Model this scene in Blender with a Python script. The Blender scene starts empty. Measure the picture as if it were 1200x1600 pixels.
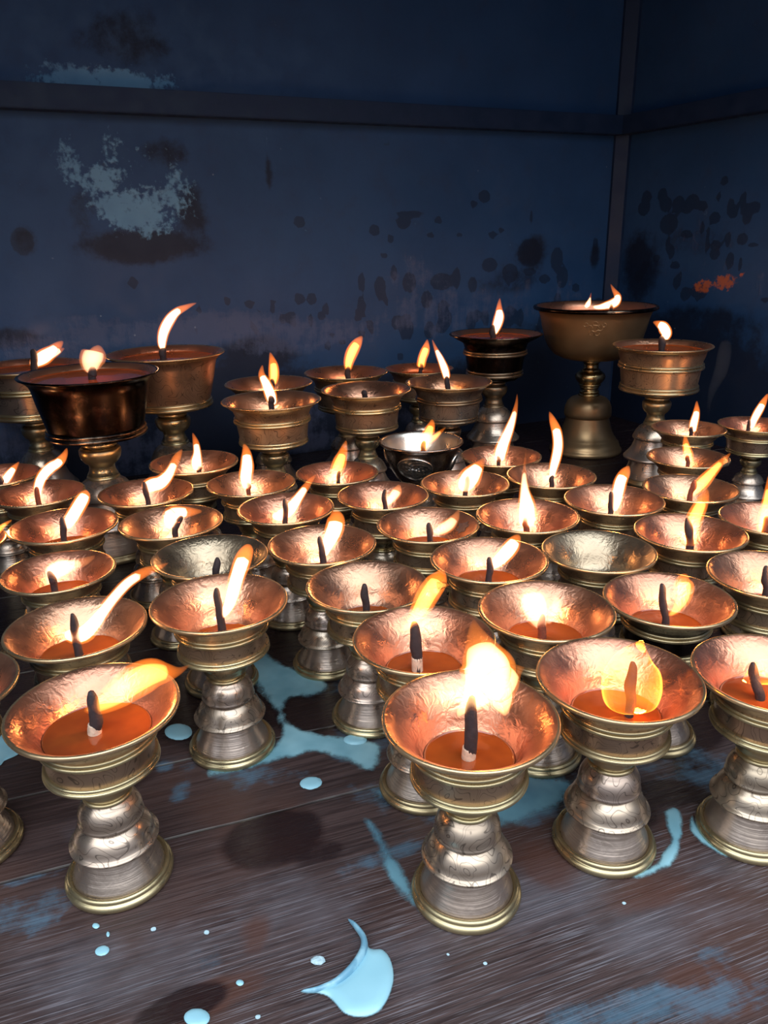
import bpy, bmesh, math, random
import numpy as np
from mathutils import Vector, Matrix, noise as mnoise
random.seed(7)
SC = bpy.context.scene
COL = SC.collection

# ------------------------------------------------------------------ camera
F_PX, PITCH, ROLL, CAM_H = 1229.26, 0.34049, -0.017224, 0.39106
_c, _s, _cp, _sp = math.cos(ROLL), math.sin(ROLL), math.cos(PITCH), math.sin(PITCH)
_r0, _d0, FWD = Vector((1, 0, 0)), Vector((0, -_sp, -_cp)), Vector((0, _cp, -_sp))
RIGHT = _c * _r0 - _s * _d0
DOWN = _s * _r0 + _c * _d0
CAMP = Vector((0, 0, CAM_H))
cam_data = bpy.data.cameras.new('camera')
cam = bpy.data.objects.new('camera', cam_data)
COL.objects.link(cam)
m = Matrix((RIGHT, -DOWN, -FWD)).transposed().to_4x4()
m.translation = CAMP
cam.matrix_world = m
cam_data.sensor_fit = 'VERTICAL'
cam_data.sensor_height = 36.0
cam_data.lens = F_PX * 36.0 / 1600.0
cam_data.clip_start = 0.01
cam_data.dof.use_dof = False
SC.camera = cam

# ------------------------------------------------------------------ view / world
SC.view_settings.view_transform = 'Standard'
SC.view_settings.look = 'None'
SC.view_settings.gamma = 1.0
SC.view_settings.use_curve_mapping = False
SC.view_settings.exposure = 0.0
SC.cycles.transparent_max_bounces = 48
SC.cycles.max_bounces = 8

world = bpy.data.worlds.new('daylight')
SC.world = world
world.use_nodes = True
wn, wl = world.node_tree.nodes, world.node_tree.links
wn.clear()
w_out = wn.new('ShaderNodeOutputWorld')
w_bg = wn.new('ShaderNodeBackground')
w_tc = wn.new('ShaderNodeTexCoord')
w_sep = wn.new('ShaderNodeSeparateXYZ')
w_ramp = wn.new('ShaderNodeValToRGB')
wl.new(w_tc.outputs['Generated'], w_sep.inputs[0])
wl.new(w_sep.outputs['Z'], w_ramp.inputs[0])
els = w_ramp.color_ramp.elements
els[0].position = 0.0; els[0].color = (0.05, 0.05, 0.06, 1)
els[1].position = 1.0; els[1].color = (0.75, 0.88, 1.0, 1)
e = els.new(0.02); e.color = (0.10, 0.11, 0.13, 1)
e = els.new(0.40); e.color = (0.20, 0.22, 0.25, 1)
e = els.new(0.56); e.color = (0.90, 0.97, 1.0, 1)
w_neg = wn.new('ShaderNodeMapRange'); w_neg.interpolation_type = 'SMOOTHSTEP'      # brighter towards the open front
wl.new(w_sep.outputs['Y'], w_neg.inputs[0])
w_neg.inputs[1].default_value = -.55; w_neg.inputs[2].default_value = .15
w_neg.inputs[3].default_value = 1.0; w_neg.inputs[4].default_value = .22
w_mul = wn.new('ShaderNodeMix'); w_mul.data_type = 'RGBA'; w_mul.blend_type = 'MULTIPLY'
w_mul.inputs[0].default_value = 1.0
wl.new(w_ramp.outputs[0], w_mul.inputs[6]); wl.new(w_neg.outputs[0], w_mul.inputs[7])
wl.new(w_mul.outputs[2], w_bg.inputs['Color'])
w_bg.inputs['Strength'].default_value = 4.2
wl.new(w_bg.outputs[0], w_out.inputs[0])
FLAME_LAMP_W = 0.052        # watts of the small light inside each flame
FLAME_GAIN = 1.0

# ------------------------------------------------------------------ pixel -> place helpers
def ray(u, v):
    return (RIGHT * ((u - 600) / F_PX) + DOWN * ((v - 800) / F_PX) + FWD)

def on_floor(u, v):
    d = ray(u, v); t = -CAM_H / d.z
    return (d.x * t, d.y * t)

def on_plane(u, v, P, n):
    d = ray(u, v)
    t = (P - CAMP).dot(n) / d.dot(n)
    return CAMP + d * t

# ------------------------------------------------------------------ materials
MATS = {}
class NT:
    def __init__(s, name):
        s.m = bpy.data.materials.new(name); s.m.use_nodes = True
        s.n, s.l = s.m.node_tree.nodes, s.m.node_tree.links
        s.n.clear(); s.out = s.n.new('ShaderNodeOutputMaterial')
        MATS[name] = s.m
    def add(s, t, **kw):
        nd = s.n.new(t)
        for k, v in kw.items(): setattr(nd, k, v)
        return nd
    def put(s, inp, v):
        if isinstance(v, bpy.types.NodeSocket): s.l.new(v, inp)
        elif v is not None: inp.default_value = v
    def math(s, op, a, b=None, c=None, clamp=False):
        nd = s.n.new('ShaderNodeMath'); nd.operation = op; nd.use_clamp = clamp
        s.put(nd.inputs[0], a); s.put(nd.inputs[1], b); s.put(nd.inputs[2], c)
        return nd.outputs[0]
    def coord(s, scale=(1, 1, 1), rot=(0, 0, 0), offs=None):
        tc = s.n.new('ShaderNodeTexCoord'); mp = s.n.new('ShaderNodeMapping'); m2 = s.n.new('ShaderNodeMapping')
        s.l.new(tc.outputs['Object'], mp.inputs[0]); s.l.new(mp.outputs[0], m2.inputs[0])
        mp.inputs['Rotation'].default_value = rot; m2.inputs['Scale'].default_value = scale
        if offs is not None: s.put(mp.inputs['Location'], offs)
        return m2.outputs[0]
    def noise(s, vec, scale, detail=3, rough=.5, dist=0):
        nd = s.n.new('ShaderNodeTexNoise'); s.put(nd.inputs['Vector'], vec)
        nd.inputs['Scale'].default_value = scale; nd.inputs['Detail'].default_value = detail
        nd.inputs['Roughness'].default_value = rough; nd.inputs['Distortion'].default_value = dist
        return nd.outputs[0]
    def step(s, v, lo, hi, a=0.0, b=1.0):
        nd = s.n.new('ShaderNodeMapRange'); nd.interpolation_type = 'SMOOTHSTEP'
        s.put(nd.inputs[0], v); nd.inputs[1].default_value = lo; nd.inputs[2].default_value = hi
        nd.inputs[3].default_value = a; nd.inputs[4].default_value = b
        return nd.outputs[0]
    def mix(s, f, a, b, mode='MIX'):
        nd = s.n.new('ShaderNodeMix'); nd.data_type = 'RGBA'; nd.blend_type = mode
        s.put(nd.inputs[0], f); s.put(nd.inputs[6], a); s.put(nd.inputs[7], b)
        return nd.outputs[2]
    def attr(s, name):
        nd = s.n.new('ShaderNodeAttribute'); nd.attribute_name = name
        return nd.outputs['Fac']
    def bump(s, h, strength, dist, prev=None):
        nd = s.n.new('ShaderNodeBump'); s.put(nd.inputs['Height'], h)
        nd.inputs['Strength'].default_value = strength; nd.inputs['Distance'].default_value = dist
        if prev is not None: s.l.new(prev, nd.inputs['Normal'])
        return nd.outputs[0]
    def bsdf(s, color, rough, metal=0.0, normal=None, **kw):
        b = s.n.new('ShaderNodeBsdfPrincipled')
        s.put(b.inputs['Base Color'], color); s.put(b.inputs['Roughness'], rough)
        s.put(b.inputs['Metallic'], metal)
        if normal is not None: s.l.new(normal, b.inputs['Normal'])
        for k, v in kw.items(): s.put(b.inputs[k.replace('_', ' ')], v)
        s.l.new(b.outputs[0], s.out.inputs['Surface'])
        return b

def C4(r, g, b): return (r, g, b, 1.0)

def rand_offset(t, k=3.0):
    oi = t.n.new('ShaderNodeObjectInfo')
    cx = t.n.new('ShaderNodeCombineXYZ')
    t.l.new(t.math('MULTIPLY', oi.outputs['Random'], k), cx.inputs[0])
    t.l.new(t.math('MULTIPLY', oi.outputs['Random'], k * .7), cx.inputs[2])
    return cx.outputs[0], oi.outputs['Random']

def metal(name, ca, cb, rough, hammer=0.0, hscale=90, engrave=0.0, escale=85, soot=0.0, tint=None,
          brushed=0.0, metallic=1.0, sootcol=(.018, .013, .012)):
    t = NT(name)
    off, rnd = rand_offset(t)
    co = t.coord(offs=off)
    n1 = t.noise(co, 22, 4, .6)
    f = t.step(n1, .35, .68)
    col = t.mix(f, C4(*ca), C4(*cb))
    if tint is not None:
        col = t.mix(t.math('MULTIPLY', rnd, tint[1]), col, C4(*tint[0]))
    nrm = None
    r = t.step(t.noise(co, 45, 3), .3, .75, rough * .8, rough * 1.35)
    if brushed:
        cb_ = t.coord(scale=(1, 1, 40), offs=off)
        nrm = t.bump(t.noise(cb_, 20, 2), brushed, .0008, nrm)
    if hammer:
        nrm = t.bump(t.noise(co, hscale, 2.5, .55, .6), hammer, .004, nrm)
    if engrave:
        h = t.noise(co, escale, 0.0, .4, 1.2)
        g = t.math('PINGPONG', t.math('MULTIPLY', h, 7.0), .5)
        line = t.step(g, .03, .09, 1.0, 0.0)
        col = t.mix(t.math('MULTIPLY', line, .62), col, C4(.05, .035, .03))
        nrm = t.bump(line, -engrave, .0009, nrm)
    if soot:
        sm = t.step(t.noise(co, 30, 5, .7), .62 - soot * .45, .72 - soot * .3)
        col = t.mix(sm, col, C4(*sootcol))
    t.bsdf(col, r, metallic, nrm)
    return t.m

metal('copper_inside', (.76, .33, .21), (.62, .26, .17), .31, hammer=.17, hscale=190, tint=((.50, .30, .19), .8), metallic=.93)
metal('copper_inside_dull', (.42, .32, .22), (.34, .26, .18), .3, hammer=.18, hscale=190, metallic=.93)
metal('silver_inside', (.58, .55, .50), (.50, .47, .42), .28, hammer=.06, metallic=.93)
metal('brass', (.64, .53, .31), (.50, .41, .24), .30, hammer=.06, hscale=60, tint=((.44, .33, .19), .6), metallic=.93)
metal('brass_dark', (.34, .25, .16), (.22, .16, .11), .3, hammer=.1, metallic=.93)
metal('bowl_band', (.40, .25, .17), (.30, .19, .13), .34, engrave=.8, escale=70, tint=((.42, .34, .23), .5), metallic=.85)
metal('band_grey', (.34, .28, .23), (.24, .20, .17), .32, engrave=.8, escale=60, metallic=.88)
metal('stem_engraved', (.54, .42, .35), (.40, .30, .25), .29, engrave=.8, escale=62, tint=((.42, .34, .23), .6), metallic=.88)
metal('foot_metal', (.58, .46, .39), (.44, .34, .28), .31, brushed=.35, hammer=.12, tint=((.40, .34, .27), .4), metallic=.88)
metal('bowl_outside', (.36, .23, .16), (.27, .17, .12), .36, hammer=.15, tint=((.36, .29, .21), .5), metallic=.85)
metal('bowl_sooty', (.14, .085, .065), (.055, .035, .03), .27, engrave=.8, escale=60, soot=.62)
metal('rim_sooty', (.34, .25, .18), (.12, .09, .07), .25, soot=.6)
metal('goblet_brass', (.40, .26, .135), (.31, .20, .105), .38, hammer=.04, hscale=40, brushed=.1, metallic=.85)
metal('goblet_polished', (.58, .42, .21), (.46, .33, .16), .24, hammer=.05)
metal('old_silver', (.32, .27, .25), (.20, .17, .16), .26, hammer=.2, hscale=60)
metal('medallion_silver', (.66, .64, .60), (.50, .48, .46), .3, engrave=1.0, escale=150)
metal('copper_rim', (.70, .50, .29), (.56, .39, .22), .28, hammer=.03, hscale=140, metallic=.9)

def simple(name, col, rough, **kw):
    t = NT(name); co = t.coord()
    f = t.noise(co, 300, 3)
    c = t.mix(t.step(f, .3, .7), C4(*col), C4(*[v * .7 for v in col]))
    t.bsdf(c, rough, normal=t.bump(t.noise(co, 900, 3), .5, .0006), **kw)
simple('charred_wick', (.035, .024, .028), .75)
simple('ember_wick', (.20, .055, .03), .7)
simple('wick_cotton', (.72, .55, .42), .5)
simple('wax_drip', (.55, .75, .85), .35)

t = NT('lamp_oil'); co = t.coord()
c = t.mix(t.step(t.noise(co, 30, 3), .3, .7), C4(.30, .066, .012), C4(.19, .038, .009))
t.bsdf(c, .04, normal=t.bump(t.noise(co, 60, 1), .12, .002), Coat_Weight=.6, Coat_Roughness=.03, Specular_IOR_Level=.6)

def flame_mat(col, strength):
    key = 'flame_%.2f_%.2f_%.2f_%d' % (*col, int(strength))
    if key in MATS: return MATS[key]
    t = NT(key)
    e = t.add('ShaderNodeEmission')
    e.inputs['Color'].default_value = C4(*col); e.inputs['Strength'].default_value = strength
    t.l.new(e.outputs[0], t.out.inputs['Volume'])
    return t.m

# ------------------------------------------------------------------ object helpers
def tag(o, label=None, cat=None, group=None, kind=None):
    if label: o['label'] = label
    if cat: o['category'] = cat
    if group: o['group'] = group
    if kind: o['kind'] = kind
    return o

def mesh_from(name, verts, faces, mats, fmat=None, smooth=True):
    me = bpy.data.meshes.new(name)
    me.from_pydata([tuple(v) for v in verts], [], faces)
    for mt in mats: me.materials.append(MATS[mt] if isinstance(mt, str) else mt)
    if fmat is not None: me.polygons.foreach_set('material_index', fmat)
    if smooth: me.polygons.foreach_set('use_smooth', [True] * len(me.polygons))
    me.update()
    return me

def link(name, me, parent=None):
    o = bpy.data.objects.new(name, me); COL.objects.link(o)
    if parent is not None: o.parent = parent
    return o

def lathe(name, prof, mats, mi=None, seg=72, wob=0.0):
    """prof: (r,z) list from outside-bottom round; closed at r=0 points. mi: material index per span"""
    vs, fs, fm = [], [], []
    rows = []
    for r, z in prof:
        if r < 1e-6:
            rows.append([len(vs)]); vs.append((0, 0, z))
        else:
            row = []
            for k in range(seg):
                a = 2 * math.pi * k / seg
                w = 1 + wob * (math.sin(3 * a + z * 40) * .6 + math.sin(5 * a + 1) * .4) if wob else 1
                row.append(len(vs)); vs.append((r * w * math.cos(a), r * w * math.sin(a), z))
            rows.append(row)
    for i in range(len(rows) - 1):
        A, B = rows[i], rows[i + 1]
        m_ = mi[i] if mi else 0
        for k in range(seg):
            k2 = (k + 1) % seg
            if len(A) == 1 and len(B) == 1: break
            if len(A) == 1: f = (A[0], B[k2], B[k])
            elif len(B) == 1: f = (A[k], A[k2], B[0])
            else: f = (A[k], A[k2], B[k2], B[k])
            fs.append(f); fm.append(m_)
    return mesh_from(name, vs, fs, mats, fm)

def ringprof(r, z0, z1, ri, n=7, groove=False):
    """rounded band bulging to radius r between z0 and z1, inner radius ri"""
    p = [(ri, z0)]
    h = z1 - z0; b = min(h / 2, r - ri)
    for k in range(n + 1):
        a = -math.pi / 2 + math.pi * k / n
        p.append((r - b + b * math.cos(a), (z0 + z1) / 2 + h / 2 * math.sin(a)))
    p.append((ri, z1))
    return p

def double_ring(r, z0, z1, ri):
    zm = (z0 * .45 + z1 * .55)
    a = ringprof(r, z0, zm, ri)[:-1]
    b = ringprof(r * .985, zm, z1, ri)[1:]
    return a + [(r * .955, zm)] + b

def smooth_curve(pts, n):
    """Catmull-Rom through tuples"""
    P = [np.array(p, float) for p in pts]
    P = [2 * P[0] - P[1]] + P + [2 * P[-1] - P[-2]]
    out = []
    segs = len(P) - 3
    for j in range(n + 1):
        s = j / n * segs; i = min(int(s), segs - 1); u = s - i
        a, b, c_, d = P[i:i + 4]
        out.append(.5 * ((2 * b) + (-a + c_) * u + (2 * a - 5 * b + 4 * c_ - d) * u * u + (-a + 3 * b - 3 * c_ + d) * u ** 3))
    return out

# ------------------------------------------------------------------ lamp designs (unit: rim radius .05)
A_INNER = [(.0495, .1270), (.0482, .1268), (.0462, .1257), (.0430, .1232), (.0395, .1198), (.0358, .1152), (.0324, .1105), (.0298, .1055), (.0276, .1010), (.0240, .0965), (.0165, .0930), (0, .0917)]

def bowl_mesh(name, outer, inner, out_mat, in_mat, rim_mat, wob=.004):
    prof = outer + inner
    n = len(outer)
    mi = []
    for i in range(len(prof) - 1):
        if i >= n + 1: mi.append(1)
        elif i >= n - 4: mi.append(2)
        else: mi.append(0)
    return lathe(name, prof, [out_mat, in_mat, rim_mat], mi, wob=wob)

DES = {}
def design_small(key, band, inside, outm, stem='stem_engraved', foot='foot_metal', ring='brass', rim='copper_rim'):
    parts = []
    parts.append(('base_ring', lathe('base_ring', [(0, 0), (.0322, 0), (.0333, .0010), (.0338, .0027), (.0335, .0044), (.0324, .0054), (.0317, .0057),
                  (.0320, .0066), (.0317, .0080), (.0305, .0088), (.0293, .0086), (.0288, .0070), (0, .0068)], [ring], wob=.004)))
    parts.append(('pedestal', lathe('pedestal', [(.0286, .0066), (.0280, .0090), (.0262, .0125), (.0238, .0175), (.0217, .0230), (.0200, .0290), (.0188, .0345)], [foot])))
    parts.append(('lower_bell', lathe('lower_bell', [(.0180, .0345), (.0225, .0318), (.0264, .0300), (.0273, .0299), (.0276, .0305), (.0272, .0314), (.0260, .0320), (.0250, .0330),
                  (.0243, .0358), (.0228, .0394), (.0205, .0424), (.0176, .0448), (.0162, .0462), (.0150, .0490)], [stem], wob=.006)))
    parts.append(('upper_bell', lathe('upper_bell', [(.0140, .0490), (.0172, .0472), (.0192, .0466), (.0199, .0468), (.0202, .0476), (.0198, .0486), (.0194, .0494), (.0196, .0520), (.0190, .0552),
                  (.0175, .0584), (.0155, .0608), (.0137, .0622), (.0130, .0645)], [stem], wob=.005)))
    parts.append(('collar', lathe('collar', ringprof(.0150, .0628, .0662, .0128) + [(.0132, .0668), (.0150, .0682), (.0166, .0702), (.0172, .0722), (.0176, .0742),
                  (.0195, .0770), (.0228, .0805), (.0270, .0850)], [ring])))
    parts.append(('bowl', bowl_mesh('bowl', [(.0225, .0800), (.0285, .0862), (.0312, .0890), (.0318, .0930), (.0322, .1060), (.0337, .1105), (.0364, .1135), (.0397, .1172),
                  (.0437, .1207), (.0468, .1227), (.0486, .1234), (.0497, .1240), (.0502, .1251), (.0501, .1262)], A_INNER, band, inside, rim)))
    parts.append(('lower_ring', lathe('lower_ring', double_ring(.0345, .0862, .0920, .0300), [ring])))
    parts.append(('upper_ring', lathe('upper_ring', double_ring(.0350, .1040, .1096, .0326), [ring])))
    DES[key] = (parts, .127, A_INNER)

design_small('small', 'bowl_band', 'copper_inside', 'bowl_outside')
design_small('small_dull', 'bowl_band', 'copper_inside_dull', 'bowl_outside')
design_small('small_dark', 'bowl_sooty', 'copper_inside', 'bowl_outside')

def stem_tall(L, ring='brass', stem='stem_engraved', foot='foot_metal', fat=1.0):
    z = L / .142
    def Z(p): return [(r * fat, h * z) for r, h in p]
    parts = []
    parts.append(('base_ring', lathe('base_ring', Z([(0, 0), (.0295, 0), (.0302, .0015), (.0300, .0034), (.0288, .0042), (.0290, .0056), (.0280, .0066), (0, .0062)]), [ring])))
    parts.append(('pedestal', lathe('pedestal', Z([(.0276, .0060), (.0268, .0100), (.0246, .0160), (.0225, .0230), (.0212, .0285)]), [foot])))
    parts.append(('lower_bell', lathe('lower_bell', Z([(.0205, .0268), (.0280, .0258), (.0294, .0262), (.0296, .0276), (.0284, .0290), (.0252, .0325), (.0220, .0370),
                  (.0200, .0420), (.0188, .0480)]), [foot])))
    parts.append(('upper_bell', lathe('upper_bell', Z([(.0180, .0472), (.0206, .0466), (.0216, .0472), (.0217, .0486), (.0206, .0510), (.0190, .0545), (.0160, .0585), (.0120, .0615), (.0100, .0630)]), [stem])))
    parts.append(('collar', lathe('collar', Z(ringprof(.0118, .0612, .0640, .0095) + [(.0108, .0650), (.0094, .0680), (.0090, .0705), (.0094, .0728), (.0120, .0748), (.0140, .0780),
                  (.0148, .0815), (.0147, .0842), (.0138, .0856), (.0118, .0860)]), [ring])))
    parts.append(('neck_disc', lathe('neck_disc', Z([(.0110, .0855)] + ringprof(.0126, .0866, .0905, .0100)[1:-1] + [(.0100, .0930)]), [ring])))
    return parts

def design_tall(key, L, k1, k2, kr, band='bowl_band', inside='copper_inside', ring='brass', rim='copper_rim', depth=.028, oilup=False, fat=1.0):
    parts = stem_tall(L, ring=ring if ring != 'rim_sooty' else 'brass_dark', fat=fat)
    z = L / .142
    inner = [(.0495, L), (.0478, L - .0003), (.0450, L - .0018), (.05 * k1 + .0005, L - .0075), (.05 * k2 - .001, L - .016), (.05 * k2 * .88, L - .023), (.05 * k2 * .55, L - depth), (0, L - depth - .001)]
    outer = [(.0090, .0905 * z), (.0120, .0912 * z), (.0250, .0930 * z), (.05 * k2 * .95, .0965 * z), (.05 * k2, .1000 * z), (.05 * k2, .1050 * z), (.05 * (k1 + k2) / 2, .1180 * z),
             (.05 * k1 * .98, .1270 * z), (.05 * k1 + .0012, L - .0095), (.0440, L - .0050), (.0480, L - .0022), (.0498, L - .0014), (.0502, L - .0007)]
    parts.append(('bowl', bowl_mesh('bowl', outer, inner, band, inside, rim)))
    parts.append(('lower_ring', lathe('lower_ring', double_ring(.05 * kr, .0968 * z, .1035 * z, .05 * k2 * .9), [ring])))
    parts.append(('upper_ring', lathe('upper_ring', double_ring(.05 * k1 * 1.03, .1195 * z, .1252 * z, .05 * k2 + .0004), [ring])))
    DES[key] = (parts, L, inner)

design_tall('mid', .140, .76, .69, .71)
design_tall('mid_dark', .140, .76, .69, .71, band='band_grey', ring='brass_dark')
design_tall('tall_grey', .142, .84, .77, .81, band='band_grey')
design_tall('flared_sooty', .142, .68, .60, .63, band='bowl_sooty', rim='rim_sooty', ring='brass_dark')
design_tall('tall', .142, .84, .77, .81)
design_tall('tall_sooty', .142, .84, .77, .81, band='bowl_sooty', rim='rim_sooty', ring='brass_dark')
design_tall('short_tall', .127, .76, .69, .72)

def design_cone(key, L, band, inside, rim, ring):
    parts = stem_tall(L, fat=1.04)
    inner = [(.0495, L), (.0478, L - .0003), (.0455, L - .0015), (.0425, L - .0055), (.0405, L - .012), (.036, L - .030), (.030, L - .036), (0, L - .038)]
    outer = [(.0090, .0905), (.0120, .0912), (.0250, .0935), (.0335, .0975), (.0342, .1010), (.0365, .1100), (.0392, .1210), (.0412, .1310), (.0425, L - .0070), (.0455, L - .0040),
             (.0485, L - .0020), (.0499, L - .0013), (.0503, L - .0006)]
    parts.append(('bowl', bowl_mesh('bowl', outer, inner, band, inside, rim)))
    parts.append(('lower_ring', lathe('lower_ring', double_ring(.0368, .0958, .1022, .0320), [ring])))
    DES[key] = (parts, L, inner)
design_cone('cone', .1425, 'bowl_band', 'copper_inside', 'copper_rim', 'brass')
design_cone('cone_sooty', .1425, 'bowl_sooty', 'copper_inside', 'rim_sooty', 'rim_sooty')

# the big goblet
L = .132
parts = []
parts.append(('base', lathe('base', [(0, 0), (.0300, 0), (.0310, .0012), (.0308, .0034), (.0296, .0045), (.0290, .0065), (.0278, .0100), (.0262, .0112), (.0254, .0132), (.0246, .0140),
              (.0222, .0185), (.0200, .0250), (.0186, .0310), (.0180, .0345)], ['goblet_brass'])))
parts.append(('dome', lathe('dome', [(.0175, .0335), (.0190, .0330), (.0200, .0340), (.0201, .0370), (.0196, .0420), (.0180, .0465), (.0150, .0498), (.0110, .0515), (.0088, .0520)], ['goblet_brass'])))
parts.append(('stem', lathe('stem', ringprof(.0090, .0512, .0545, .006) + ringprof(.0084, .0545, .0570, .006) + [(.0080, .0590), (.0080, .0612)] + ringprof(.0095, .0612, .0632, .007)
              + [(.0100, .0640), (.0122, .0670), (.0126, .0695), (.0118, .0720), (.0095, .0740)] + ringprof(.0082, .0742, .0762, .006) + [(.0064, .0790), (.0062, .0815)]
              + ringprof(.0074, .0815, .0840, .006) + [(.0064, .0850), (.0068, .0870)], ['goblet_polished'])))
inner = [(.0495, L), (.0480, L - .0002), (.0462, L - .0010), (.0450, L - .0060), (.0435, L - .012), (.040, L - .022), (.030, L - .032), (0, L - .035)]
outer = [(.0060, .0845), (.0140, .0848), (.0235, .0862), (.0310, .0895), (.0362, .0950), (.0400, .1030), (.0425, .1130), (.0446, .1230), (.0460, .1272), (.0482, .1284), (.0502, .1290), (.0508, .1302), (.0505, .1314)]
parts.append(('bowl', bowl_mesh('bowl', outer, inner, 'goblet_brass', 'copper_inside', 'rim_sooty', wob=.002)))
DES['goblet'] = (parts, L, inner)

# silver bowl with relief medallions on a low stem
L = .127
sp = [p for p in DES['small'][0] if p[0] in ('base_ring', 'pedestal', 'lower_bell', 'upper_bell')]
inner = [(.0492, L), (.0478, L - .0008), (.0462, L - .0022), (.0440, L - .0065), (.0405, L - .0150), (.0350, L - .0240), (.0270, L - .0310), (.015, L - .0350), (0, L - .0360)]
outer = [(.0130, .0640), (.0150, .0665), (.0180, .0685), (.0205, .0735), (.0300, .0830), (.0370, .0945), (.0415, .1060), (.0442, .1160), (.0452, .1205), (.0475, .1232), (.0494, .1243), (.0502, .1252), (.0500, .1264)]
sp = sp + [('bowl', bowl_mesh('bowl', outer, inner, 'old_silver', 'silver_inside', 'old_silver')),
           ('foot_ring', lathe('foot_ring', ringprof(.0222, .0700, .0745, .0170), ['bowl_outside']))]
DES['silver'] = (sp, L, inner)

def medallion_mesh():
    # pointed oval relief wrapped on the bowl wall, centred on +X local
    vs, fs = [], []
    nu, nv = 36, 24
    def wall_r(z):
        for (r0, z0), (r1, z1) in zip(outer, outer[1:]):
            if z0 <= z <= z1: return r0 + (r1 - r0) * (z - z0) / (z1 - z0)
        return .04
    for i in range(nu + 1):
        a = 2 * math.pi * i / nu
        for j in range(nv + 1):
            q = j / nv
            ex = abs(math.cos(a)) ** .9 * (1 if math.cos(a) > 0 else -1)
            x = .0225 * q * ex; zz = .0150 * q * math.sin(a) * (1 - .12 * abs(ex))
            z = .1020 + zz
            r = wall_r(z)
            relief = .0009 + .0007 * math.sin(a * 8 + q * 9) * math.sin(q * 17) * (q < .88) + (.0011 if q > .9 and q < .99 else 0)
            if q > .99: relief = -.0002
            r += relief
            th = x / .041
            vs.append((r * math.cos(th), r * math.sin(th), z))
    for i in range(nu):
        for j in range(nv):
            b = i * (nv + 1) + j
            fs.append((b, b + nv + 1, b + nv + 2, b + 1))
    return mesh_from('medallion', vs, fs, ['medallion_silver'])
MED = medallion_mesh()

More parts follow.
